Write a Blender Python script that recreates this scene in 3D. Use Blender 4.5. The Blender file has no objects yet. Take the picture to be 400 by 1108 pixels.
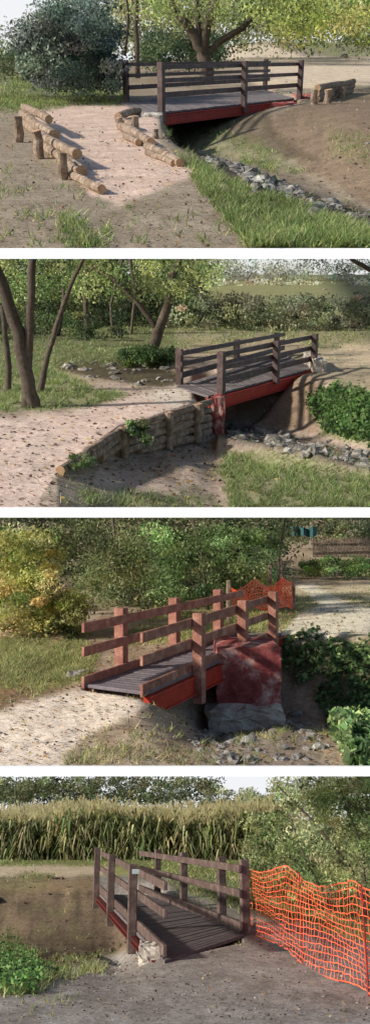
import bpy, math, numpy as np
from mathutils import Vector
rng=np.random.default_rng(7)
F=900.0; W=400; HH=1108; CY=554.0
PITCH=math.radians(-12); CAMZ=12.0
scn=bpy.context.scene
scn.view_settings.view_transform='Standard'; scn.view_settings.look='None'; scn.view_settings.exposure=0
GAIN=1.4; LGAIN=1.85
def lin(c,g=None):
    g=GAIN if g is None else g
    c=np.array(c,float)/255.0
    return np.where(c<=0.04045,c/12.92,((c+0.055)/1.055)**2.4)*g
# ---------- numpy noise
_tab=np.random.default_rng(3).random((256,256))
def vn(x,y,s=0):
    x=np.asarray(x,float)+s*17.3; y=np.asarray(y,float)+s*9.7
    xi=np.floor(x).astype(int); yi=np.floor(y).astype(int)
    fx=x-xi; fy=y-yi; fx=fx*fx*(3-2*fx); fy=fy*fy*(3-2*fy)
    g=lambda a,b:_tab[a%256,b%256]
    return (g(xi,yi)*(1-fx)+g(xi+1,yi)*fx)*(1-fy)+(g(xi,yi+1)*(1-fx)+g(xi+1,yi+1)*fx)*fy
def fbm(x,y,s=0,o=4):
    t=0;a=.5;n=0
    for i in range(o):
        t=t+a*vn(x*2**i,y*2**i,s+i*5);n+=a;a*=.5
    return t/n
def sm(t):
    t=np.clip(t,0,1); return t*t*(3-2*t)
# ---------- one terrace of the hillside: local frame x right, y forward, z up, eye at height h
class Sc:
    def __init__(s,H,h,top,bot):
        s.H=H;s.h=h;s.top=top;s.bot=bot
        s.phi=math.atan((CY-H)/F); s.c=math.cos(s.phi); s.s=math.sin(s.phi)
        a=s.phi+PITCH; s.ca=math.cos(a); s.sa=math.sin(a)
    def gp(s,px,py,z=0.0):
        px=np.asarray(px,float);py=np.asarray(py,float)
        k=(CY-py)/F; zz=z-s.h
        y=zz*(s.c+k*s.s)/(k*s.c-s.s)
        yc=s.c*y-s.s*zz
        return np.stack(np.broadcast_arrays((px-200)/F*yc,y,np.zeros_like(y)+z),-1)
    def zrow(s,y,row):
        k=(CY-row)/F
        return y*(k*s.c-s.s)/(s.c+k*s.s)+s.h
    def ray(s,px,row,r):
        z=s.zrow(r,np.asarray(row,float)); yc=s.c*r-s.s*(z-s.h)
        return np.stack(np.broadcast_arrays((np.asarray(px,float)-200)/F*yc,r+0*z,z),-1)
    def proj(s,p):
        p=np.asarray(p,float); zz=p[...,2]-s.h
        yc=s.c*p[...,1]-s.s*zz; zc=s.s*p[...,1]+s.c*zz
        return 200+F*p[...,0]/yc, CY-F*zc/yc
    def T(s,p):
        p=np.asarray(p,float); zz=p[...,2]-s.h
        return np.stack([p[...,0], s.ca*p[...,1]-s.sa*zz, s.sa*p[...,1]+s.ca*zz+CAMZ],-1)
S1=Sc(55,1.4,0,270); S2=Sc(283,3.3,280,550); S3=Sc(560,2.6,560,830); S4=Sc(880,1.76,840,1108)
# ---------- materials
def newmat(name):
    m=bpy.data.materials.new(name); m.use_nodes=True
    nt=m.node_tree; b=nt.nodes['Principled BSDF']; b.inputs['Specular IOR Level'].default_value=0.25
    return m,nt,b
def noise(nt,scale,detail=6,rough=.6,vec=None):
    n=nt.nodes.new('ShaderNodeTexNoise'); n.inputs['Scale'].default_value=scale
    n.inputs['Detail'].default_value=detail; n.inputs['Roughness'].default_value=rough
    if vec: nt.links.new(vec,n.inputs['Vector'])
    return n
def ramp(nt,inp,stops):
    r=nt.nodes.new('ShaderNodeValToRGB'); nt.links.new(inp,r.inputs[0])
    e=r.color_ramp.elements
    while len(e)<len(stops): e.new(.5)
    for i,(p,c) in enumerate(stops):
        e[i].position=p; e[i].color=(*c,1) if len(c)==3 else c
    return r
def mul(nt,a,b,fac=1,mode='MULTIPLY'):
    m=nt.nodes.new('ShaderNodeMix'); m.data_type='RGBA'; m.blend_type=mode
    m.inputs[0].default_value=fac
    nt.links.new(a,m.inputs[6]); nt.links.new(b,m.inputs[7]); return m.outputs[2]
def bump(nt,b,inp,st,dist):
    n=nt.nodes.new('ShaderNodeBump'); n.inputs['Strength'].default_value=st; n.inputs['Distance'].default_value=dist
    nt.links.new(inp,n.inputs['Height']); nt.links.new(n.outputs[0],b.inputs['Normal'])
def simple(name,c1,c2,scale=12,rough=.85,bst=.4,bd=.02,spec=.25,c3=None):
    m,nt,b=newmat(name)
    tc=nt.nodes.new('ShaderNodeTexCoord')
    n=noise(nt,scale,8,.65,tc.outputs['Object'])
    st=[(.3,tuple(c1)),(.7,tuple(c2))]
    if c3 is not None: st=[(.3,tuple(c1)),(.5,tuple(c2)),(.68,tuple(c3))]
    r=ramp(nt,n.outputs[0],st)
    n2=noise(nt,scale*7,4,.7,tc.outputs['Object'])
    r2=ramp(nt,n2.outputs[0],[(.3,(.6,.6,.6)),(.7,(1.2,1.2,1.2))])
    nt.links.new(mul(nt,r.outputs[0],r2.outputs[0]),b.inputs['Base Color'])
    b.inputs['Roughness'].default_value=rough; b.inputs['Specular IOR Level'].default_value=spec
    bump(nt,b,n2.outputs[0],bst,bd)
    return m
def ground_mat():
    m,nt,b=newmat('ground_soil')
    at=nt.nodes.new('ShaderNodeAttribute'); at.attribute_name='Col'
    tc=nt.nodes.new('ShaderNodeTexCoord')
    n1=noise(nt,1.8,8,.72,tc.outputs['Object']); n2=noise(nt,42,5,.85,tc.outputs['Object']); n3=noise(nt,10,6,.8,tc.outputs['Object'])
    r1=ramp(nt,n1.outputs[0],[(.32,(.76,.74,.72)),(.68,(1.18,1.17,1.15))])
    r2=ramp(nt,n2.outputs[0],[(.32,(.5,.49,.47)),(.5,(1,1,1)),(.68,(1.5,1.48,1.45))])
    r3=ramp(nt,n3.outputs[0],[(.34,(.66,.64,.62)),(.5,(1,1,1)),(.68,(1.25,1.24,1.22))])
    c=mul(nt,at.outputs['Color'],r1.outputs[0]); c=mul(nt,c,r2.outputs[0]); c=mul(nt,c,r3.outputs[0])
    nt.links.new(c,b.inputs['Base Color']); b.inputs['Roughness'].default_value=.97; b.inputs['Specular IOR Level'].default_value=.1
    bump(nt,b,n3.outputs[0],.4,.04)
    return m
def leaf_mat(name,tr=.45):
    m,nt,b=newmat(name)
    at=nt.nodes.new('ShaderNodeAttribute'); at.attribute_name='Col'
    nt.links.new(at.outputs['Color'],b.inputs['Base Color']); b.inputs['Roughness'].default_value=.6
    t=nt.nodes.new('ShaderNodeBsdfTranslucent'); nt.links.new(at.outputs['Color'],t.inputs[0])
    mx=nt.nodes.new('ShaderNodeMixShader'); mx.inputs[0].default_value=tr
    nt.links.new(b.outputs[0],mx.inputs[1]); nt.links.new(t.outputs[0],mx.inputs[2])
    nt.links.new(mx.outputs[0],nt.nodes['Material Output'].inputs[0])
    return m
def wood_mat(name,c1,c2,c3):
    m=simple(name,c1,c2,5,.6,.35,.01,.35,c3); return m
GM=ground_mat(); LM=leaf_mat('leaf_green'); GRM=leaf_mat('grass_blade',.3)
WD1=wood_mat('stained_wood_dark',lin((70,54,52),.9),lin((92,74,72),.9),lin((122,102,98),.9))
WD3=wood_mat('stained_wood_red',lin((108,68,56),1.3),lin((142,94,78),1.3),lin((172,130,110),1.3))
WD4=wood_mat('stained_wood_brown',lin((78,62,58),.95),lin((102,84,78),.95),lin((134,112,104),.95))
DECK=simple('deck_boards',lin((100,92,92),1.0),lin((130,121,120),1.0),8,.7)
DECK3=simple('deck_boards_dark',lin((96,88,92),1.3),lin((126,116,118),1.3),8,.6)
RED=simple('red_painted_steel',lin((110,36,30)),lin((150,48,38)),4,.55,.2,.01)
REDD=simple('dull_red_steel',lin((80,34,30),1.0),lin((110,44,38),1.0),4,.6,.2,.01)
REDB=simple('bright_red_steel',lin((155,48,36),1.1),lin((195,66,48),1.1),4,.5,.2,.01)
CONC=simple('concrete',lin((130,120,110)),lin((175,165,152)),5,.9,c3=lin((195,186,172)))
CONCR=simple('red_stained_concrete',lin((110,50,48)),lin((136,70,66)),2.6,.9,.4,.02,.2,lin((185,158,146)))
BARK=simple('bark',lin((70,62,55)),lin((110,98,86)),9,.95,.8,.05)
LOG=simple('weathered_log',lin((85,70,58)),lin((130,112,96)),7,.9,.7,.03,.2,lin((168,150,132)))
LOGE=simple('log_cut_end',lin((150,115,85)),lin((180,150,120)),14,.9)
ROCK=simple('stone',lin((74,70,64),1.2),lin((124,118,110),1.2),4,.9,.5,.03,.2,lin((185,181,171),1.2))
ORANGE=simple('orange_plastic_net',lin((205,78,50)),lin((232,108,76)),3,.5,.1,.002)
def white_mat():
    m,nt,b=newmat('white_divider_paint'); b.inputs['Base Color'].default_value=(.95,.95,.95,1); b.inputs['Roughness'].default_value=.8
    n=noise(nt,20); bump(nt,b,n.outputs[0],.03,.002); return m
WHITE=white_mat()  # plain white for the added divider strips between views
def sky_mat(name,col,st):
    m=bpy.data.materials.new(name); m.use_nodes=True; nt=m.node_tree; nt.nodes.clear()
    e=nt.nodes.new('ShaderNodeEmission'); o=nt.nodes.new('ShaderNodeOutputMaterial'); 
    n=noise(nt,.05,3); r=ramp(nt,n.outputs[0],[(.3,tuple(c*.9 for c in col)),(.7,col)])
    nt.links.new(r.outputs[0],e.inputs[0]); e.inputs[1].default_value=st; nt.links.new(e.outputs[0],o.inputs[0]); return m
# ---------- mesh helpers
def mkobj(name,verts,faces_idx,nper,mat,col=None,smooth=False):
    me=bpy.data.meshes.new(name); nv=len(verts); nf=len(faces_idx)//nper
    me.vertices.add(nv); me.vertices.foreach_set('co',np.asarray(verts,np.float32).ravel())
    me.loops.add(nf*nper); me.loops.foreach_set('vertex_index',np.asarray(faces_idx,np.int32))
    me.polygons.add(nf); me.polygons.foreach_set('loop_start',np.arange(0,nf*nper,nper,dtype=np.int32))
    try: me.polygons.foreach_set('loop_total',np.full(nf,nper,np.int32))
    except Exception: pass
    if smooth: me.polygons.foreach_set('use_smooth',np.ones(nf,bool))
    me.update(calc_edges=True); me.validate()
    if col is not None:
        a=me.color_attributes.new('Col','FLOAT_COLOR','POINT')
        c=np.ones((nv,4),np.float32); c[:,:3]=np.clip(col,0,.88); a.data.foreach_set('color',c.ravel())
    me.materials.append(mat)
    ob=bpy.data.objects.new(name,me); scn.collection.objects.link(ob); return ob
class MB:
    def __init__(s,S): s.S=S; s.v=[];s.f=[];s.m=[];s.mats=[]
    def mi(s,m):
        if m not in s.mats: s.mats.append(m)
        return s.mats.index(m)
    def hexa(s,P,mat):
        b=len(s.v); s.v+= [tuple(p) for p in P]
        for q in ((0,3,2,1),(4,5,6,7),(0,1,5,4),(1,2,6,5),(2,3,7,6),(3,0,4,7)):
            s.f.append(tuple(b+i for i in q)); s.m.append(s.mi(mat))
    def beam(s,p0,p1,w,h,mat,side=None):
        p0=np.array(p0,float);p1=np.array(p1,float);d=p1-p0;d/=np.linalg.norm(d)
        n=np.cross(d,(0,0,1)) if side is None else np.array(side,float)
        n=n-d*np.dot(n,d); n/=np.linalg.norm(n); u=np.cross(n,d)
        a=n*w/2;b=u*h/2
        s.hexa([p0-a-b,p0+a-b,p1+a-b,p1-a-b,p0-a+b,p0+a+b,p1+a+b,p1-a+b],mat)
    def tube(s,pts,rad,mat,seg=10,endmat=None,jit=.06):
        pts=[np.array(p,float) for p in pts]; b=len(s.v); K=len(pts)
        ph=rng.random(seg)*jit
        for i,p in enumerate(pts):
            d=pts[min(i+1,K-1)]-pts[max(i-1,0)]; d/=np.linalg.norm(d)
            n=np.cross(d,(0.3,.2,1) if abs(d[2])<.9 else (0,1,.1)); n/=np.linalg.norm(n); u=np.cross(n,d)
            for j in range(seg):
                a=2*math.pi*j/seg; r=rad[i]*(1+ph[j]+jit*rng.normal()*.4)
                s.v.append(tuple(p+r*(math.cos(a)*n+math.sin(a)*u)))
        for i in range(K-1):
            for j in range(seg):
                j2=(j+1)%seg
                s.f.append((b+i*seg+j,b+i*seg+j2,b+(i+1)*seg+j2,b+(i+1)*seg+j)); s.m.append(s.mi(mat))
        e=s.mi(endmat or mat)
        s.f.append(tuple(b+j for j in range(seg))[::-1]); s.m.append(e)
        s.f.append(tuple(b+(K-1)*seg+j for j in range(seg))); s.m.append(e)
    def log(s,p0,p1,r,seg=10):
        p0=np.array(p0,float);p1=np.array(p1,float);L=np.linalg.norm(p1-p0); n=4
        pts=[p0+(p1-p0)*i/n+rng.normal(size=3)*r*.14 for i in range(n+1)]
        s.tube(pts,[r*(1+.07*rng.normal()) for _ in pts],LOG,seg,LOGE)
    def rock(s,c,r,mat):
        b=len(s.v); sc=np.array([1,1,.65])*(.7+.6*rng.random(3))
        V,Fc=ICO
        V=V*(1+.18*rng.normal(size=(len(V),1)))*sc*r+np.array(c)
        s.v+=[tuple(x) for x in V]
        for f in Fc: s.f.append(tuple(b+i for i in f)); s.m.append(s.mi(mat))
    def done(s,name,bev=0,smooth=False):
        me=bpy.data.meshes.new(name); me.from_pydata([tuple(x) for x in s.S.T(np.array(s.v))],[],s.f)
        for m in s.mats: me.materials.append(m)
        me.polygons.foreach_set('material_index',s.m)
        if smooth: me.polygons.foreach_set('use_smooth',[True]*len(s.f))
        me.update(); me.validate()
        ob=bpy.data.objects.new(name,me); scn.collection.objects.link(ob)
        if bev:
            md=ob.modifiers.new('b','BEVEL'); md.width=bev; md.segments=2; md.limit_method='ANGLE'
        return ob
import bmesh
_bm=bmesh.new(); bmesh.ops.create_icosphere(_bm,subdivisions=2,radius=1)
_bm.verts.ensure_lookup_table()
ICO=(np.array([v.co[:] for v in _bm.verts]),[tuple(v.index for v in f.verts) for f in _bm.faces]); _bm.free()
# ---------- foliage
def leaves(S,name,C,size,cols,mat=None,flat=False,asp=.5,cull=True):
    C=np.asarray(C); n=len(C)
    if cull:
        px,py=S.proj(C); k=(py>S.top-12)&(px>-16)&(px<440); C=C[k]; cols=np.asarray(cols)[k]; 
        size=np.asarray(size)[k] if np.ndim(size) else size
        n=len(C)
    a=rng.normal(size=(n,3)); 
    if flat: a[:,2]*=.15
    a/=np.linalg.norm(a,axis=1)[:,None]
    b=rng.normal(size=(n,3)); 
    if flat: b[:,2]*=.15
    b-=a*(a*b).sum(1)[:,None]; b/=np.linalg.norm(b,axis=1)[:,None]
    L=(size*(.6+.8*rng.random(n)))[:,None]
    V=np.stack([C-a*L*.5,C+b*L*asp*.5-a*L*.05,C+a*L*.5,C-b*L*asp*.5-a*L*.05],1).reshape(-1,3)
    return mkobj(name,S.T(V),np.arange(n*4),4,mat or LM,np.repeat(cols,4,0))
def jitcol(cols,n,v=.25,g=None):
    pal=np.array([lin(c,LGAIN if g is None else g) for c in cols]); pal=pal*.84+pal.mean(1,keepdims=True)*.16
    k=rng.integers(0,len(pal),n)
    c=pal[k]*(1+v*rng.normal(size=(n,1))); c*= (1+.08*rng.normal(size=(n,3)))
    return np.clip(c,.004,.9)
def clumps(S,boxes):
    """boxes: (px0,px1,row0,row1,r0,r1,nclump,leaves/clump,clump radius px, leaf size px, palette)"""
    C=[];Z=[];K=[]
    for (x0,x1,y0,y1,r0,r1,nc,nl,cr,ls,pal) in boxes:
        cx=rng.uniform(x0,x1,nc);cy=rng.uniform(y0,y1,nc);r=rng.uniform(r0,r1,nc)
        cc=S.ray(cx,cy,r); R=cr*r/F*(.6+.8*rng.random(nc))
        d=rng.normal(size=(nc,nl,3)); d/=np.linalg.norm(d,axis=2)[:,:,None]; d*=(rng.random((nc,nl,1))**.45)
        d*=np.array([1.25,1.25,.8])
        P=cc[:,None,:]+d*R[:,None,None]
        col=jitcol(pal,nc,.32)[:,None,:]*(1+.25*rng.normal(size=(nc,nl,1)))
        C.append(P.reshape(-1,3)); K.append(np.clip(col.reshape(-1,3),.003,.9)); Z.append(np.repeat(ls*r/F,nl))
    return np.concatenate(C),np.concatenate(Z),np.concatenate(K)
def foliage(S,name,boxes):
    C,Z,K=clumps(S,boxes); return leaves(S,name,C,Z,K)
def trunk(S,name,r,limbs,fol=None):
    mb=MB(S)
    for pts in limbs:
        P=[];R=[]
        for (px,row,w) in pts:
            P.append(S.ray(px,row,r)); R.append(w*r/F/2)
        Q=[];RR=[]
        for i in range(len(P)-1):
            for t in (0,.33,.66):
                Q.append(P[i]*(1-t)+P[i+1]*t+rng.normal(size=3)*R[i]*.12); RR.append(R[i]*(1-t)+R[i+1]*t)
        Q.append(P[-1]);RR.append(R[-1]); mb.tube(Q,RR,BARK,9,None,.1)
    ob=mb.done(name,smooth=True)
    if fol:
        c=foliage(S,'crown',fol); c.parent=ob
    return ob
# ---------- masks
def pmask(u,v,poly,soft=5,wob=6,seed=0):
    u=u+(fbm(u/22,v/14,seed+1)-.5)*2*wob; v=v+(fbm(u/22,v/14,seed+2)-.5)*2*wob*.7
    P=np.array(poly,float); n=len(P); dmin=np.full(u.shape,1e9); ins=np.zeros(u.shape,bool)
    for i in range(n):
        a=P[i];b=P[(i+1)%n]; e=b-a
        wx=u-a[0];wy=v-a[1]; t=np.clip((wx*e[0]+wy*e[1])/(e@e+1e-9),0,1)
        dmin=np.minimum(dmin,np.hypot(wx-e[0]*t,wy-e[1]*t))
        c=((a[1]<=v)&(b[1]>v))|((b[1]<=v)&(a[1]>v))
        with np.errstate(divide='ignore',invalid='ignore'):
            xi=a[0]+(v-a[1])/(b[1]-a[1]+1e-12)*e[0]
        ins^=c&(u<xi)
    return sm(.5+np.where(ins,dmin,-dmin)/(2*soft))
def gully(u,v,line,depth,wn,wf,u0,u1,ramp_=30):
    L=np.array(line,float); c=np.interp(u,L[:,0],L[:,1]); d=v-c
    t=np.where(d>0,d/wn,-d/wf); g=sm(1-t)
    return depth*g*sm((u-u0)/ramp_)*sm((u1-u)/ramp_)
class Terrain: pass
def ground(S,sfun,colfun,deck,amp=.02,mult=1.0):
    us=np.arange(-12,441,2.0); vs=np.concatenate([np.arange(S.H+3,S.H+40,.8),np.arange(S.H+40,S.bot+1.2,1.3)])
    U,V=np.meshgrid(us,vs)
    s0=sfun(U,V); s=s0-9*pmask(U,V,deck,2,0)
    P=S.gp(U,V); s=s+ (fbm(P[...,0]*1.5,P[...,1]*1.0,11)-.5)*2.0*np.clip((V-S.H)/120,.1,2)*amp*60*sm((S.bot-V)/25)
    s=s+(fbm(P[...,0]*3.5,P[...,1]*2.2,21)-.5)*np.clip(-s0/12,0,1)*4*sm((S.bot-V)/25)
    row=V-s; P[...,2]=S.zrow(P[...,1],row)
    col,grass=colfun(U,row); col=col*mult
    n0,n1=U.shape; idx=np.arange(n0*n1).reshape(n0,n1)
    f=np.stack([idx[1:,:-1],idx[1:,1:],idx[:-1,1:],idx[:-1,:-1]],-1)
    keep=(row[1:,:-1]<S.bot+4)&(row[1:,1:]<S.bot+4)
    f=f[keep].ravel()
    mkobj('ground',S.T(P.reshape(-1,3)),f,4,GM,col.reshape(-1,3),smooth=True)
    t=Terrain(); t.S=S;t.P=P;t.U=U;t.row=row;t.grass=grass;t.col=col; return t
def sample(t,w,n):
    w=np.where((t.row<t.S.bot-1)&(t.U>-12)&(t.U<440),w,0).ravel(); w=w/w.sum()
    k=rng.choice(len(w),n,p=w); P=t.P.reshape(-1,3)[k].copy()
    r=P[:,1]; P[:,0]+=rng.normal(size=n)*1.2*r/F; P[:,1]+=np.abs(rng.normal(size=n))*.5*r*r/(F*t.S.h)
    return P,k
def grass(t,n,hgt,pal,name='grass',w=None,wid=.012):
    P,k=sample(t,t.grass if w is None else w,n); r=P[:,1]
    patch=fbm(P[:,0]*1.3,P[:,1]*.7,4)
    h=hgt*(.3+1.1*rng.random(n)**1.5)*(.5+patch); a=rng.random(n)*6.28; wd=np.maximum(wid,.8*r/F)
    dx=np.stack([np.cos(a)*wd/2,np.sin(a)*wd/2,0*a],-1)
    tip=P+np.stack([rng.normal(size=n)*h*.7,rng.normal(size=n)*h*.7,h],-1)
    V=np.stack([P-dx,P+dx,tip],1).reshape(-1,3)
    return mkobj(name,t.S.T(V),np.arange(n*3),3,GRM,np.repeat(jitcol(pal,n,.3,1.4)*(.6+.8*patch)[:,None],3,0))
def litter(t,n,size,pal,w=None,name='fallen_leaves'):
    P,k=sample(t,np.ones_like(t.U) if w is None else w,n); P[:,2]+=.015
    return leaves(t.S,name,P,size*np.clip(P[:,1]/9,1,1.8),jitcol(pal,n,.25,1.1),LM,True,.7)
BRN=[(105,85,66),(84,68,54),(120,100,80),(70,58,48),(150,130,105)]
def rocks(t,n,px,w,name='stones',mat=None):
    P,k=sample(t,w,n); mb=MB(t.S)
    for p in P:
        mb.rock(p,px*p[1]/F*(.3+1.1*rng.random()**3),mat or ROCK)
    return mb.done(name)
def ivy(t,n,size,pal,w,name,hgt=.15):
    P,k=sample(t,w,n); P[:,2]+=rng.random(n)*hgt*fbm(P[:,0]*1.5,P[:,1],9)*1.8
    return leaves(t.S,name,P,size,jitcol(pal,n,.3)*(.5+fbm(P[:,0]*2,P[:,1]*1.3,12))[:,None],LM,False,.8)
def blend(c,m,col):
    return c*(1-m[...,None])+np.array(col)*m[...,None]
def sky(S,rows,r,mat,px=(-120,520)):
    a=S.ray(px[0],rows[1],r);b=S.ray(px[1],rows[1],r);c=S.ray(px[1],rows[0],r);d=S.ray(px[0],rows[0],r)
    mkobj('sky',S.T(np.array([a,b,c,d])),np.arange(4),4,mat)
def divider(S):
    """added white divider strip between views, front face sloped to catch more sun"""
    r=float(S.gp(200,S.bot+1.5)[1]); zt=float(S.zrow(r,S.bot)); d=.1
    zb=float(S.zrow(r-d,S.bot+10)); x=r*.26; mb=MB(S)
    mb.hexa([(-x,r-d,zb),(x,r-d,zb),(x,r+.05,zb),(-x,r+.05,zb),(-x,r,zt),(x,r,zt),(x,r+.05,zt),(-x,r+.05,zt)],WHITE); mb.done('white_view_divider')
# ---------- bridge
def bridge(S,A,B,mid,C,D,midC,ext,extC,fr,woodm,deckm,redm,pw=.13,rh=.11,below=.25,zdeck=(0,1),redh=.22):
    mb=MB(S)
    def line(A,B):
        pa=S.gp(A[0],A[1]);pb=S.gp(B[0],B[1]); ha=S.zrow(pa[1],A[2]);hb=S.zrow(pb[1],B[2])
        return pa,pb,float(ha),float(hb)
    def at(l,t):
        return l[0]*(1-t)+l[1]*t, l[2]*(1-t)+l[3]*t
    def tpx(l,px):
        lo,hi=-1.2,2.2; s=np.sign(S.proj(l[1])[0]-S.proj(l[0])[0])
        for _ in range(50):
            m=(lo+hi)/2
            if (S.proj(at(l,m)[0])[0]-px)*s<0: lo=m
            else: hi=m
        return (lo+hi)/2
    l1=line(A,B); l2=line(C,D)
    for l,o,mids,ex in ((l1,l2,mid,ext),(l2,l1,midC,extC)):
        d=l[1]-l[0]; d/=np.linalg.norm(d); inn=(o[0]-l[0]); inn-=d*(inn@d); inn/=np.linalg.norm(inn)
        t0=tpx(l,ex[0]);t1=tpx(l,ex[1])
        for t in [0]+[tpx(l,m) for m in mids]+[1]:
            p,h=at(l,t); mb.beam(p-inn*(pw/2+.0)+(0,0,-below),p-inn*(pw/2)+(0,0,h),pw,pw,woodm,side=inn)
        for i,f in enumerate(fr):
            (p0,h0),(p1,h1)=at(l,t0),at(l,t1)
            mb.beam(p0+inn*.03+(0,0,h0*f),p1+inn*.03+(0,0,h1*f),.05,rh*(1.25 if i==len(fr)-1 else 1),woodm)
    e0=tpx(l1,zdeck[0]);e1=tpx(l1,zdeck[1]);g0=tpx(l2,zdeck[2]);g1=tpx(l2,zdeck[3])
    a0,a1=at(l1,e0)[0],at(l1,e1)[0];b0,b1=at(l2,g0)[0],at(l2,g1)[0]
    n=int(np.linalg.norm(a1-a0)/.16)
    for i in range(n):
        t=i/n;t2=(i+.88)/n
        q=[a0+(a1-a0)*t,a0+(a1-a0)*t2,b0+(b1-b0)*t2,b0+(b1-b0)*t]
        dz=rng.normal()*.004
        lo=[x+np.array((0,0,-.02)) for x in q];hi=[x+np.array((0,0,.035+dz)) for x in q]
        mb.hexa(lo+hi,deckm)
    for (p,q) in ((a0,a1),(b0,b1)):
        u=np.array((0,0,-.03-redh/2)); mb.beam(p+u,q+u,.1,redh,redm)
        mb.beam(p+u+(0,0,redh/2-.01),q+u+(0,0,redh/2-.01),.2,.02,redm)
        mb.beam(p+u-(0,0,redh/2),q+u-(0,0,redh/2),.2,.02,redm)
    return mb.done('wooden_footbridge',.008)
def block(S,px0,px1,row0,row1,depthrow,mat,name,dd=1.0,jit=.03):
    """rough masonry block with chipped edges; its front face stands where the photo shows it"""
    y=float(S.gp(200,depthrow)[1]); z0=float(S.zrow(y,row1)); z1=float(S.zrow(y,row0))
    xa=S.ray(px0,(row0+row1)/2,y)[0]; xb=S.ray(px1,(row0+row1)/2,y)[0]
    bm=bmesh.new(); bmesh.ops.create_cube(bm,size=1); bmesh.ops.subdivide_edges(bm,edges=bm.edges[:],cuts=5,use_grid_fill=True)
    for v in bm.verts:
        c=np.array(v.co)
        edge=sum(abs(abs(k)-.5)<1e-4 for k in c)>=2
        p=np.array((xa+(c[0]+.5)*(xb-xa), y+(c[1]+.5)*dd, z0+(c[2]+.5)*(z1-z0)))
        cen=np.array(((xa+xb)/2,y+dd/2,(z0+z1)/2))
        p+=rng.normal(size=3)*jit*.45
        if edge: p+=(cen-p)*rng.random()**2*jit*1.5
        v.co=Vector(S.T(p))
    me=bpy.data.meshes.new(name); bm.to_mesh(me); bm.free(); me.materials.append(mat)
    ob=bpy.data.objects.new(name,me); scn.collection.objects.link(ob); return ob
# net
def net(S,base,top,nu,nv,rib,wav,name='orange_safety_net'):
    b0,b1=base;t0,t1=top; g=np.zeros((nu+1,nv+1,3))
    for i in range(nu+1):
        s=i/nu
        for j in range(nv+1):
            t=j/nv; p=(b0*(1-s)+b1*s)*(1-t)+(t0*(1-s)+t1*s)*t
            w=wav*(math.sin(s*9+t*3)+.5*math.sin(s*17-t*5)+.12*rng.normal())
            sag=-wav*1.3*abs(math.sin(s*math.pi*2.3+.2))*t-wav*.5*math.sin(s*13+t*6)
            g[i,j]=p+np.array((w*.45+.008*rng.normal(),w*.9*(.3+t),sag+.006*rng.normal()))
    V=[];f=[]
    def q(a,b,u):
        k=len(V); V.extend([a-u,a+u,b+u,b-u]); f.extend([k,k+1,k+2,k+3])
    for i in range(nu+1):
        for j in range(nv+1):
            if i<nu:
                d=g[min(i,nu),min(j+1,nv)]-g[i,max(j-1,0)]; d/=np.linalg.norm(d); q(g[i,j],g[i+1,j],d*rib*(1.6 if j in(0,nv) else 1))
            if j<nv:
                d=g[min(i+1,nu),j]-g[max(i-1,0),j]; d/=np.linalg.norm(d); q(g[i,j],g[i,j+1],d*rib*1.5)
    return mkobj(name,S.T(np.array(V)),f,4,ORANGE)
def tufts(u,v,g,path,seed,k=.07): return np.maximum(g,k*sm((fbm(u/13,v/7,seed)-.56)*9)*(1-path))
LEAFP=[(190,150,70),(160,110,60),(205,180,110),(130,90,55)]
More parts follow.
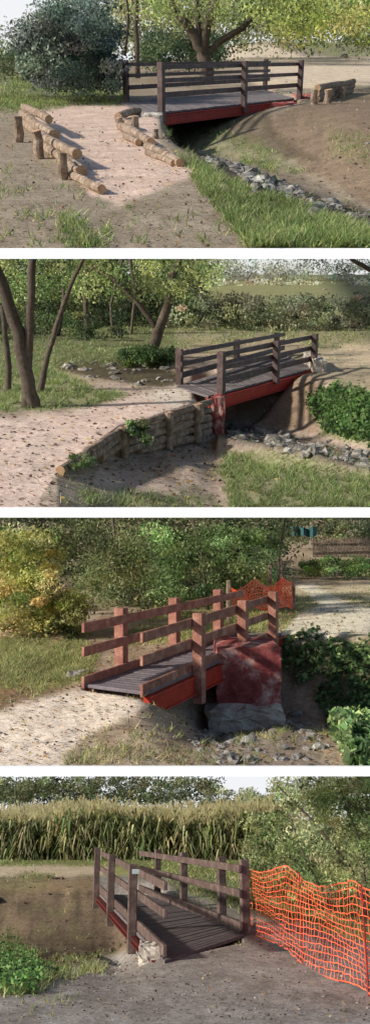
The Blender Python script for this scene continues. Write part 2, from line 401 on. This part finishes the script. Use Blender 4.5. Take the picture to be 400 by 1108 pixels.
# =====================================================  TERRACE 1
deck1=[(172,127),(325,110),(290,97),(139,112)]
def s1(u,v):
    L=[(170,119),(225,128),(285,138),(320,148),(350,160),(400,188),(460,212)]
    c=np.interp(u,[a for a,b in L],[b for a,b in L]); d=v-c
    wf=np.interp(u,[170,285,330,400],[18,26,40,66]); wn=np.interp(u,[170,240,300],[30,60,80])
    t=np.where(d>0,d/wn,-d/wf)
    s=-41*sm(1-t)*sm((u-172)/22)
    return s+20*sm((104-v)/42)*sm((u-170)/110)
def c1(u,v):
    c=np.zeros(u.shape+(3,))+lin((156,142,124))
    n=fbm(u/30,v/14,3); c=blend(c,sm((n-.45)*4)*.6,lin((134,119,100)))
    g=pmask(u,v,[(-60,72),(135,98),(138,112),(60,118),(-60,126)],4,4)
    g=np.maximum(g,pmask(u,v,[(186,158),(206,172),(240,192),(300,212),(400,252),(460,268),(460,290),(285,285),(250,245),(225,215),(206,190)],5,7)*.95)
    g=np.maximum(g,.6*pmask(u,v,[(178,135),(240,138),(290,158),(330,186),(300,186),(240,170),(190,160)],5,7))
    g=np.maximum(g,.25*pmask(u,v,[(60,236),(85,236),(100,262),(70,270)],8,8)); g=np.maximum(g,.25*pmask(u,v,[(80,252),(120,252),(120,275),(80,275)],8,8))
    g=np.maximum(g,.8*pmask(u,v,[(300,43),(410,40),(460,62),(350,60)],3,4))
    g=np.maximum(g,.3*pmask(u,v,[(355,140),(400,150),(400,180),(360,168)],7,9))
    path=pmask(u,v,[(138,112),(172,126),(168,148),(190,175),(215,188),(130,222),(100,212),(70,180),(22,128),(60,117)],4,4)
    path2=pmask(u,v,[(318,104),(345,98),(372,92),(460,95),(460,64),(330,62),(290,48),(240,50),(230,62),(290,72),(260,85),(285,95)],3,3)
    bank=pmask(u,v,[(330,112),(372,105),(460,100),(460,235),(400,222),(330,180),(290,150),(282,130)],5,6)
    c=blend(c,bank,lin((134,116,98)))
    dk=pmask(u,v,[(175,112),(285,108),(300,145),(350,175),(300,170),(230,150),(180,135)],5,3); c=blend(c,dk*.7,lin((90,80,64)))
    c=blend(c,g*.7,lin((112,120,74)))
    st=pmask(u,v,[(205,162),(240,174),(300,194),(350,212),(460,245),(460,266),(400,254),(345,232),(290,212),(235,190)],4,4)
    c=blend(c,st,lin((92,84,72))); g=g*(1-st*.6)
    c=blend(c,path,lin((214,188,170))); c=blend(c,path2,lin((210,192,168))); g=g*(1-path)*(1-path2*.9)
    g=g*sm((fbm(u/9,v/5,31)-.33)*5); g=tufts(u,v,g,np.maximum(path,path2),61,.05)
    c1.st=st*sm((fbm(u/14,v/8,51)-.38)*7); return c,g
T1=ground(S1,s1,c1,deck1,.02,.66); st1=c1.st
grass(T1,52000,.08,[(104,126,58),(124,142,72),(88,108,50),(156,154,100)])
litter(T1,1300,.032,LEAFP); litter(T1,2200,.03,BRN)
rocks(T1,220,7,st1+.002,'stream_stones'); rocks(T1,500,1.5,np.ones_like(st1),'gravel')
bridge(S1,(172,123,67),(321,107,65),[261],(139,111,65),(288,98,64),[],(172,323),(139,290),[.9,.64,.36],WD1,DECK,RED,.15,.1,.2,(160,318,128,286),.24)
block(S1,282,322,112,140,110.5,CONCR,'bridge_abutment',dd=2.2)
block(S1,323,341,104,134,107,CONCR,'bridge_abutment',dd=2.2)
block(S1,153,175,124,150,127,CONC,'bridge_abutment',dd=.8)
def logset(S,logs,stakes,name,r0=6):
    mb=MB(S)
    for (x0,y0,x1,y1,w,lift) in logs:
        a=S.gp(x0,y0);b=S.gp(x1,y1); r=w/2*a[1]/F; a=a+(0,0,r+lift);b=b+(0,0,r+lift); mb.log(a,b,r)
    for (x,yb,yt,w) in stakes:
        a=S.gp(x,yb); z=S.zrow(a[1],yt); mb.log(a-(0,0,.1),a+(0,0,float(z)),w/2*a[1]/F)
    return mb.done(name,smooth=False)
logset(S1,[(26,136,60,162,8,0),(26,136,60,162,8,.13),(27,134,54,150,7,.25),(48,162,90,190,8,0),(46,160,84,184,8,.12),(76,192,109,210,8,0),(72,186,86,196,7,.08)],[(22,154,126,9),(43,171,141,9),(69,194,166,9)],'log_retaining_edge')
logset(S1,[(128,134,146,142,7,0),(130,142,163,160,8,0),(136,150,150,158,6,0),(158,163,195,181,8,0),(160,168,188,180,6,0),(128,130,150,124,7,0)],[(147,143,125,7),(130,138,128,6),(168,150,139,6)],'log_retaining_edge')
logset(S1,[(342,110,380,101,6,0),(342,110,380,101,6,.14),(342,110,380,101,6,.28)],[(339,113,97,6),(354,112,97,7),(369,106,94,7)],'log_retaining_edge')
SKYW=sky_mat('sky_haze',(.95,.97,1.0),1.0)
sky(S1,(-60,90),160,SKYW)
foliage(S1,'distant_trees',[(120,420,-12,48,60,75,290,90,16,3.2,[(98,106,68),(126,130,82),(80,88,58),(156,154,104)]),
 (-20,120,34,70,60,70,60,80,13,3.2,[(110,118,86),(135,140,100)]),(150,240,38,70,45,55,90,90,10,3,[(56,72,48),(76,88,56)])])
foliage(S1,'broadleaf_shrub',[(25,125,18,92,27,33,190,150,13,3.4,[(66,80,70),(88,100,88),(52,64,54),(112,122,106)]),(50,115,-5,30,27,33,45,110,13,3.2,[(74,88,78),(104,114,98)]),(-20,20,50,80,30,34,20,90,10,3,[(80,92,60)])])
foliage(S1,'yellow_leaf_tree',[(290,420,-10,38,30,44,100,100,14,3.4,[(142,150,66),(112,128,58),(168,168,88)]),(380,420,38,48,30,34,10,60,8,3,[(110,120,50)])])
trunk(S1,'plane_tree',36,[[(223,88,16),(221,66,12),(216,48,11),(205,30,8),(190,12,6),(180,-12,5)],[(219,56,9),(223,30,8),(230,8,7),(236,-12,6)],[(222,62,7),(236,46,6),(262,30,5),(282,10,4),(300,-12,3)],[(216,48,6),(214,20,5),(212,-12,4)]],
 [(150,300,-10,22,34,38,45,80,15,3.2,[(130,140,76),(100,114,62)])])
trunk(S1,'tree_trunk',40,[[(112,85,8),(109,50,7),(104,20,6),(100,-12,5)]])
trunk(S1,'tree_trunk',44,[[(150,84,5),(147,30,4),(149,-12,4)],[(135,60,3),(139,20,3),(136,-12,2)]])
divider(S1)
# =====================================================  TERRACE 2
deck2=[(236,428),(340,400),(303,385),(197,417)]
def drop2(u): return np.interp(u,[62,130,235,300,460],[0,28,42,38,34])
def edge2(u): return np.interp(u,[0,62,95,130,235,300,460],[600,512,487,463,431,448,480])
def s2(u,v):
    d=drop2(u)*sm((v-edge2(u)+2)/3)
    g=gully(u,v,[(200,410),(245,418),(330,430),(400,452),(470,470)],44,70,26,205,700,30)
    return -np.maximum(d*np.where(u>235,sm((v-edge2(u))/20),1),g)
def c2(u,v):
    c=np.zeros(u.shape+(3,))+lin((172,155,142)); n=fbm(u/26,v/12,7); c=blend(c,sm((n-.45)*4)*.6,lin((136,122,106)))
    far=pmask(u,v,[(-60,380),(460,355),(460,420),(390,425),(330,405),(190,380),(190,410),(-60,420)],4,4); c=blend(c,far*.8,lin((170,156,128)))
    c=blend(c,sm((365-v)/20),lin((138,138,100)))
    lft=pmask(u,v,[(-60,300),(190,300),(190,385),(60,400),(-60,404)],4,4); c=blend(c,lft*.8,lin((86,90,62)))
    g=pmask(u,v,[(-60,400),(50,398),(100,418),(135,430),(90,442),(-60,447)],4,4)
    g=np.maximum(g,pmask(u,v,[(245,492),(300,488),(400,508),(460,515),(460,570),(250,570),(240,520)],6,9)*.9)
    g=np.maximum(g,pmask(u,v,[(90,532),(200,538),(260,545),(250,570),(100,570)],7,9)*.35)
    g=np.maximum(g,pmask(u,v,[(330,428),(365,420),(460,430),(460,482),(400,482),(350,470)],5,5))
    g=np.maximum(g,.5*pmask(u,v,[(180,352),(460,352),(460,372),(345,378),(300,365),(180,378)],4,5)); g=np.maximum(g,.4*lft)
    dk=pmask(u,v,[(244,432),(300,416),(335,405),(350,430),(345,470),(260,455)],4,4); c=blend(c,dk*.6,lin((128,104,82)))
    dit=pmask(u,v,[(60,388),(150,388),(195,405),(190,420),(150,418),(65,402)],3,3); c=blend(c,dit,lin((84,76,60)))
    c=blend(c,g*.7,lin((112,124,74)))
    st=pmask(u,v,[(243,456),(300,465),(400,490),(460,500),(460,520),(400,508),(300,488),(245,482)],4,3)
    c=blend(c,st,lin((116,106,96))); g=g*(1-st*.8)
    path=pmask(u,v,[(-60,462),(60,449),(120,436),(175,421),(200,414),(240,432),(190,442),(140,462),(100,484),(64,514),(72,570),(-60,570)],5,3)
    p2=pmask(u,v,[(340,388),(372,372),(460,372),(460,392),(390,396),(350,402)],3,3)
    path=path*(v<edge2(u)+1)
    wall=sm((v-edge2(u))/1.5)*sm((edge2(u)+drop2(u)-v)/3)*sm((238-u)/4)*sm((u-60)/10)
    ramp_=pmask(u,v,[(150,430),(200,414),(240,430),(190,442)],4,3)
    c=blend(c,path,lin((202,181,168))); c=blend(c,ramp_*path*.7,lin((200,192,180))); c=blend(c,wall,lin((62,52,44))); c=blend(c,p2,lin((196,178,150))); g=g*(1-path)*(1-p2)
    g=g*sm((fbm(u/9,v/5,33)-.33)*5); g=tufts(u,v,g,np.maximum(path,wall),62)
    c2.st=st*sm((fbm(u/14,v/8,52)-.36)*7);c2.dit=dit; return c,g
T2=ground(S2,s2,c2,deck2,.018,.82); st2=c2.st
grass(T2,60000,.10,[(110,130,66),(128,146,80),(92,112,56),(158,156,104)])
ivy(T2,7000,.10,[(80,108,54),(100,128,66),(60,84,44)],pmask(T2.U,T2.row,[(335,432),(365,424),(460,432),(460,478),(400,478),(350,466)],7,12),'bramble_patch',.2)
litter(T2,1300,.05,LEAFP); litter(T2,2200,.045,BRN)
rocks(T2,280,6.5,st2,'stream_stones'); rocks(T2,500,1.6,np.ones_like(st2),'gravel'); rocks(T2,50,4.5,c2.dit*(T2.U>60),'ditch_stones')
bridge(S2,(236,427,380),(336,400,361),[295],(197,417,378),(301,385,360),[258],(236,338),(195,306),[.9,.6,.3],WD1,DECK,REDB,.17,.13,.1,(225,338,190,306),.32)
block(S2,228,243,430,474,431,CONCR,'bridge_abutment',dd=1.6)
block(S2,339,352,390,412,403,CONC,'bridge_abutment',dd=2.5)
mb=MB(S2)
def wallpt(px,zf,off=3.5):
    p=S2.gp(px,edge2(px)+off); zt=float(S2.zrow(p[1],edge2(px)+2)); zb=float(S2.zrow(p[1],edge2(px)+drop2(px)+1)); return np.array((p[0],p[1],zt+(zb-zt)*zf))
for zi,x0 in ((0,66),(1,88),(2,108),(3,128),(4,150)):
    xs=[x0]+[x for x in (98,134,183,228) if x>x0+14]
    for a,b in zip(xs[:-1],xs[1:]):
        def hh(px): 
            n=max(1.0,float(drop2(px))/8.2); return min(1,zi/n)
        pa=wallpt(a,hh(a),3.2);pb=wallpt(b-1.5,hh(b),3.2); mb.log(pa,pb,.078*(1+.12*rng.normal()))
for px in (98,133,183,214):
    a=wallpt(px,1.1,5);b=wallpt(px,-.06,5); mb.log(a,b,.1)
mb.done('log_retaining_wall')
ivyC,ivZ,ivK=clumps(S2,[(140,158,456,482,16.4,16.8,14,60,6,4,[(72,92,48),(92,110,62)]),(78,100,492,508,13.0,13.6,10,50,6,4,[(84,102,58)])]); leaves(S2,'climbing_plant',ivyC,ivZ,ivK)
SKY2=sky_mat('sky_pale',(.90,.92,.90),.95)
sky(S2,(240,330),230,SKY2)
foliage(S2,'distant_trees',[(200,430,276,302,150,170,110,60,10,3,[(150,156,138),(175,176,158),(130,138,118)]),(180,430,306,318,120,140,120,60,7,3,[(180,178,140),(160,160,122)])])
foliage(S2,'woodland',[(-20,215,270,374,44,62,660,90,15,3.4,[(54,66,42),(78,92,54),(42,52,34),(108,118,70)]),(-20,130,340,388,36,44,110,90,9,3.4,[(54,66,40),(78,90,52)])])
foliage(S2,'hedge',[(185,430,322,364,42,50,360,90,9,3.2,[(98,104,76),(122,124,92),(80,86,62),(144,142,108)])])
foliage(S2,'acacia_leaves',[(-10,230,276,318,24,34,90,90,15,3.6,[(110,128,66),(140,152,84),(86,104,54)])])
foliage(S2,'ivy_mound',[(132,185,378,400,27,30,55,110,9,3.6,[(56,76,40),(76,96,52)])])
trunk(S2,'acacia_tree',19.5,[[(36,446,18),(30,410,14),(20,360,13),(4,310,12),(-12,272,11)],[(30,446,13),(30,400,10),(33,340,9),(36,272,8)]])
trunk(S2,'acacia_tree',22,[[(40,436,9),(48,400,6),(62,350,5),(80,300,4),(95,272,3)],[(10,434,7),(8,380,6),(2,330,5)]])
trunk(S2,'leaning_tree',30,[[(158,392,16),(168,370,12),(182,330,9),(186,300,8),(196,272,6)],[(172,360,6),(150,330,5),(120,300,4),(90,285,3)]])
trunk(S2,'tree_trunk',40,[[(96,385,6),(92,320,5),(96,272,4)],[(60,385,5),(70,320,4),(66,272,3)],[(125,382,4),(120,330,3),(135,272,3)],[(140,382,3),(146,320,3),(140,272,3)]])
trunk(S2,'tree_branch',18,[[(430,300,6),(400,291,5),(385,284,4),(372,274,3)]])
divider(S2)
# =====================================================  TERRACE 3
deck3=[(160,757),(300,692),(245,690),(90,744)]
def s3(u,v):
    g=gully(u,v,[(140,735),(180,726),(240,716),(300,702),(400,708),(470,718)],74,108,20,146,900,95)
    return -g+ -6*sm((v-760)/30)*(1-sm((u-80)/60))
def c3(u,v):
    c=np.zeros(u.shape+(3,))+lin((160,142,122)); n=fbm(u/22,v/12,9); c=blend(c,sm((n-.45)*4)*.6,lin((120,102,82)))
    g=pmask(u,v,[(-60,692),(85,690),(110,705),(88,738),(40,748),(-60,742)],5,5)
    g=np.maximum(g,.6*pmask(u,v,[(180,648),(460,640),(460,690),(395,686),(330,690),(300,680),(255,690),(120,700)],4,5))
    iv=pmask(u,v,[(302,692),(345,690),(350,730),(322,745),(304,725)],5,5); iv=np.maximum(iv,pmask(u,v,[(352,700),(460,690),(460,840),(385,840),(350,760)],6,12))
    c=blend(c,iv*.8,lin((78,78,54)))
    shade_band=pmask(u,v,[(-60,735),(70,738),(90,748),(40,762),(-60,772)],4,5); c=blend(c,shade_band*.8,lin((130,100,76)));  # brown shadow band beside the path, painted into the ground colour
    c=blend(c,g*.6,lin((142,140,84)))
    g=np.maximum(g,.06*pmask(u,v,[(70,800),(230,815),(240,850),(60,850)],8,12)); g=g*(1-shade_band*.8)
    path=pmask(u,v,[(-60,778),(0,772),(60,748),(95,742),(162,760),(135,778),(95,795),(70,815),(62,860),(-60,860)],6,6)
    far=pmask(u,v,[(320,636),(460,628),(460,692),(325,692)],4,4); c=blend(c,far*.8,lin((200,186,154)))
    p2=pmask(u,v,[(296,690),(320,668),(345,655),(330,640),(318,632),(340,632),(372,652),(460,668),(460,690),(380,686),(320,694)],3,2)
    c=blend(c,path,lin((216,199,180))); c=blend(c,p2,lin((222,208,186))); g=g*(1-path)*(1-p2)*(1-far*.5)
    st=pmask(u,v,[(225,768),(262,778),(310,745),(345,800),(355,850),(230,850),(200,790)],6,6); c=blend(c,st*.8,lin((134,121,108)))
    g=g*sm((fbm(u/9,v/5,34)-.3)*5); g=tufts(u,v,g,path,63,.05)
    c3.st=st*sm((fbm(u/16,v/9,53)-.3)*6)+.01;c3.iv=iv*sm((fbm(u/12,v/8,54)-.3)*6); return c,g
T3=ground(S3,s3,c3,deck3,.02,.9); st3=c3.st; iv3=c3.iv
grass(T3,42000,.085,[(146,146,84),(124,132,68),(176,166,108),(108,120,58)])
ivy(T3,20000,.10,[(80,104,56),(102,126,70),(58,78,44),(130,148,88)],iv3,'ivy',.25)
litter(T3,2800,.036,LEAFP,1-.8*iv3); litter(T3,3600,.035,BRN,1-.8*iv3)
rocks(T3,230,7,st3,'rubble_stones'); rocks(T3,500,1.8,np.ones_like(st3),'gravel')
bridge(S3,(210,728,663),(291,692,640),[258],(136,727,658),(240,692,638),[193],(155,300),(88,262),[.84,.5,.06],WD3,DECK3,REDB,.175,.15,.5,(158,305,90,256),.3)
block(S3,234,304,702,774,716,CONCR,'bridge_abutment',dd=1.6,jit=.035)
block(S3,224,308,768,802,720,CONC,'abutment_footing',dd=1.8,jit=.07)
foliage(S3,'ivy_covered_bank',[(-30,60,580,680,17.5,20,130,170,12,4,[(168,160,84),(140,142,70),(110,122,58),(186,168,104)]),(40,88,640,690,17.5,19.5,50,150,10,4,[(160,152,80),(120,128,62),(96,104,54)]),(-30,70,575,600,19,21,40,120,12,4,[(90,108,56),(150,150,90)])])
foliage(S3,'woodland',[(-30,310,545,662,30,42,660,90,17,4,[(62,70,44),(86,94,58),(48,54,36),(114,118,76)]),(300,440,545,585,60,70,120,80,12,3.4,[(88,96,62),(114,120,78),(66,74,50)]),(60,180,640,692,22,27,90,110,12,3.6,[(74,78,48),(100,104,62),(58,60,40)])])
foliage(S3,'green_shrub',[(165,300,575,652,22,27,170,130,12,3.8,[(92,112,62),(116,134,80),(74,92,50)]),(90,180,570,650,24,28,110,90,14,3.6,[(84,96,56),(112,118,72)])])
foliage(S3,'hedge',[(328,440,606,624,34,42,120,100,7,3.2,[(100,116,60),(126,138,78),(80,96,52)])])
foliage(S3,'sapling',[(376,404,770,800,10.5,11,7,40,9,6,[(110,150,70),(130,165,90)])])
trunk(S3,'tree_trunk',28,[[(122,690,7),(120,640,5),(126,590,4),(120,548,3)],[(120,640,4),(150,600,3),(180,548,2)]])
trunk(S3,'tree_trunk',23,[[(300,650,3),(302,600,2.5),(310,548,2)],[(225,660,3),(218,600,2.5),(205,548,2)]])
mb=MB(S3)
for i in range(70):
    x=338+i*1.6; a=S3.ray(x,603,43);b=S3.ray(x,583+rng.normal()*.8-(x-338)*.03,43); mb.tube([a,b],[.035,.03],LOG,5)
for rw in (588,597):
    mb.beam(S3.ray(336,rw,42.9),S3.ray(452,rw-3,42.9),.05,.06,LOG)
mb.done('cane_fence')
gbl=simple('teal_tarp',lin((50,90,92),.9),lin((70,115,112),.9),3)
mb=MB(S3)
P=[S3.ray(308+i*5,569+rng.normal()*1+ (i%2),48) for i in range(8)];Q=[S3.ray(308+i*5,580+rng.normal(),48) for i in range(8)]
for i in range(7):
    b=len(mb.v); off=np.array((0,.25*(i%2),0)); off2=np.array((0,.25*((i+1)%2),0)); mb.v+=[tuple(Q[i]+off),tuple(Q[i+1]+off2),tuple(P[i+1]+off2),tuple(P[i]+off)]; mb.f.append((b,b+1,b+2,b+3)); mb.m.append(mb.mi(gbl))
mb.done('tarpaulin_screen')
b0=S3.gp(245,672);b1=S3.gp(316,664)
net(S3,(b0+(0,0,.3),b1+(0,0,.15)),(b0+(0,0,float(S3.zrow(b0[1],632))),b1+(0,0,float(S3.zrow(b1[1],626)))),32,10,.012,.1)
mb=MB(S3)
for px,rb,rt in ((247,674,628),(292,664,612),(303,660,606),(317,660,622)):
    a=S3.gp(px,rb); mb.log(a,a+(0,0,float(S3.zrow(a[1],rt))),.05,6)
rr=float(S3.gp(300,660)[1]); mb.log(S3.ray(290,612,rr),S3.ray(318,607,rr),.04,6)
mb.done('fence_stakes')
divider(S3)
# =====================================================  TERRACE 4
deck4=[(147,1010),(178,1038),(262,1018),(167,973),(107,968)]
def s4(u,v):
    c=965.0; d=v-c
    t=np.where(d>0,d/112,-d/14); g=64*sm(1-t)*sm((185-u)/65)
    return -g
def c4(u,v):
    c=np.zeros(u.shape+(3,))+lin((158,151,145)); n=fbm(u/26,v/12,13); c=blend(c,sm((n-.4)*4)*.6,lin((130,122,115)))
    far=sm((952-v)/8); c=blend(c,far,lin((160,158,104)))
    pf=pmask(u,v,[(-60,938),(60,936),(120,938),(125,946),(60,949),(-60,950)],2,2); c=blend(c,pf,lin((205,186,158)))
    bank=pmask(u,v,[(-60,950),(105,950),(112,975),(150,1010),(140,1030),(60,1050),(-60,1070)],5,6)
    strk=fbm(u/16+.6*fbm(u/9,v/9,48),v/16,41); str2=fbm(u/34,v/7,42)
    c=blend(c,bank,lin((112,96,80))); c=blend(c,bank*sm((strk-.45)*4)*.5,lin((84,70,57))); c=blend(c,bank*sm((str2-.5)*5)*.5,lin((146,126,102)))
    bk2=pmask(u,v,[(-60,948),(100,948),(105,962),(-60,972)],4,7); c=blend(c,bk2*.7,lin((158,136,106)))
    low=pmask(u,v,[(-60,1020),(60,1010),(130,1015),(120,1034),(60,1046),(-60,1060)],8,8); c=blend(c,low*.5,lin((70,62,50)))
    g=pmask(u,v,[(-60,915),(270,915),(270,930),(200,945),(110,937),(-60,937)],3,3)
    g=np.maximum(g,pmask(u,v,[(170,935),(300,930),(460,960),(460,1040),(330,1000),(262,985),(190,962)],4,4))
    g=np.maximum(g,.7*pmask(u,v,[(-60,1015),(25,1005),(45,1035),(70,1050),(40,1075),(-60,1085)],5,9))
    g=np.maximum(g,.6*pmask(u,v,[(-60,949),(60,949),(50,964),(-60,964)],4,8))
    g=np.maximum(g,.35*pmask(u,v,[(0,975),(90,970),(110,1010),(60,1030),(0,1020)],8,12)*sm((fbm(u/10,v/6,43)-.48)*9))
    g=np.maximum(g,.35*pmask(u,v,[(60,1035),(130,1030),(110,1052),(60,1060)],4,8))
    c=blend(c,g*.65,lin((118,122,76)))
    g=g*sm((fbm(u/9,v/5,36)-.28)*5); g=tufts(u,v,g,sm((u-60)/40)*sm((v-1020)/10),64)
    c4.bank=bank; return c,g
T4=ground(S4,s4,c4,deck4,.012,.8)
grass(T4,42000,.085,[(120,130,70),(100,116,58),(156,154,98)])
ivy(T4,7000,.05,[(78,112,52),(100,134,66),(60,90,44)],pmask(T4.U,T4.row,[(-60,1012),(22,1006),(36,1035),(55,1052),(36,1070),(-60,1078)],7,16),'weeds',.12)
litter(T4,1000,.026,LEAFP); litter(T4,3000,.026,BRN); litter(T4,1200,.04,BRN,c4.bank)
rocks(T4,700,1.3,sm((T4.row-1025)/20)+.1,'gravel'); rocks(T4,120,3.5,c4.bank,'earth_clods',simple('earth',lin((88,74,60),.9),lin((125,106,86),.9),6,.95))
bridge(S4,(147,1010,935),(107,968,917),[123],(261,1012,930),(167,973,919),[236,195],(176,107),(263,152),[.88,.55,.12],WD4,DECK,REDD,.13,.11,.28,(178,108,264,160),.09)
block(S4,150,176,1024,1046,1036,CONC,'bridge_abutment',dd=.5,jit=.02)
sky(S4,(780,900),260,SKYW)
foliage(S4,'distant_trees',[(-20,235,842,868,80,95,230,80,8,3,[(90,98,66),(114,118,82),(70,78,54)]),(290,430,840,880,60,80,110,80,11,3,[(106,114,76),(134,138,96)]),(220,300,856,872,80,95,50,50,7,3,[(140,144,108)])])
foliage(S4,'shrub',[(305,440,846,975,15,20,180,95,12,3.6,[(110,120,68),(134,142,86),(84,94,54),(156,160,106)]),(268,400,885,950,24,30,140,90,10,3.2,[(116,126,76),(146,150,100),(92,102,62)]),(268,330,935,985,17,20,40,90,9,3.4,[(96,110,60),(76,90,50)]),
 (340,440,836,870,13,17,36,60,10,3.6,[(102,116,64),(136,146,84)])])
trunk(S4,'shrub_branches',16.5,[[(400,1000,4),(380,940,3),(340,890,2),(300,850,1.5)],[(395,990,4),(392,920,3),(370,860,2),(360,830,1)],[(360,985,3),(330,930,2),(312,880,1.5)]])
def corn(S,n):
    V=[];K=[]
    px=rng.uniform(-22,300,n); r=36+ (rng.random(n)**1.6)*26
    base=np.stack([(px-200)/F*r*1.06,r,0*r],-1)
    for i in range(n):
        p=base[i]; h=1.62+.18*rng.normal()+.2*math.sin(p[0]*.9+p[1]*.3); w=.035
        c=jitcol([(120,128,74),(150,150,96),(100,110,64),(168,160,112)],1,.2,1.3)[0]
        def quad(a,b,c_,d,col): V.extend([a,b,c_,d]); K.extend([col]*4)
        sx=np.array((w,0,0)); tp=p+np.array((rng.normal()*.08,0,h)); quad(p-sx,p+sx,tp+sx*.5,tp-sx*.5,c)
        for j in range(9):
            a=rng.random()*6.28; z=h*(.12+.78*j/9); L=.5+.3*rng.random(); d=np.array((math.cos(a),math.sin(a),0))
            q0=p+np.array((0,0,z)); q1=q0+d*L*.5+np.array((0,0,.25)); q2=q0+d*L+np.array((0,0,-.05-.3*rng.random()))
            s=np.array((-d[1],d[0],.5))*.033; cc=c*(.6+.8*rng.random())
            quad(q0-s,q0+s,q1+s,q1-s,cc); quad(q1-s,q1+s,q2+s*.2,q2-s*.2,cc)
        tc=lin((186,176,134))*(.7+.4*rng.random())
        for j in range(3):
            e=tp+np.array((rng.normal()*.1,rng.normal()*.1,.22+.1*rng.random())); s=np.array((.02,0,0)); quad(tp-s,tp+s,e+s,e-s,tc)
    mkobj('corn_field',S.T(np.array(V)),np.arange(len(V)),4,LM,np.array(K))
corn(S4,3000)
b0=S4.gp(263,1006);b1=S4.gp(425,1096)
h0=float(S4.zrow(b0[1],930));h1=float(S4.zrow(b1[1],966))
net(S4,(b0+(0,0,.05),b1),(b0+(0,0,h0),b1+(.1,.3,h1)),58,15,.0045,.07)
mb=MB(S4)
for px,rb,rt in ((330,1042,945),(404,1084,960)):
    a=S4.gp(px,rb); mb.tube([a+(0,.25,0),a+(0,.25,float(S4.zrow(a[1],rt)))],[.01,.01],RED,6)
mb.done('fence_stakes')
mb=MB(S4); sg=simple('sign_plate_paint',lin((170,190,200),.8),lin((210,220,225),.8),30)
p=S4.gp(147,1010)-(0,.17,0); z=float(S4.zrow(p[1],943)); mb.beam(p+(-.07,0,z),p+(.06,0,z),.01,.07,sg); mb.done('sign_plate')
# =====================================================  light, camera
e=math.radians(29); az=math.radians(14)
sd=Vector((-math.cos(e)*math.cos(az),-math.cos(e)*math.sin(az),math.sin(e)))
L=bpy.data.lights.new('sun','SUN'); L.energy=5.0; L.angle=math.radians(3.0); L.color=(1,.95,.86)
lo=bpy.data.objects.new('sun',L); lo.rotation_euler=sd.to_track_quat('Z','Y').to_euler(); scn.collection.objects.link(lo)
w=bpy.data.worlds.new('World'); scn.world=w; w.use_nodes=True; nt=w.node_tree
st=nt.nodes.new('ShaderNodeTexSky'); st.sky_type='NISHITA'; st.sun_disc=False
st.sun_elevation=e; st.sun_rotation=math.atan2(sd.x,sd.y)
nt.links.new(st.outputs[0],nt.nodes['Background'].inputs[0]); nt.nodes['Background'].inputs[1].default_value=.15
cd=bpy.data.cameras.new('camera'); co=bpy.data.objects.new('camera',cd); scn.collection.objects.link(co)
co.location=(0,0,CAMZ); co.rotation_euler=(math.radians(90)+PITCH,0,0)
cd.sensor_fit='VERTICAL'; cd.sensor_height=24; cd.lens=24*F/1108; cd.clip_end=2000; cd.clip_start=.1
scn.camera=co
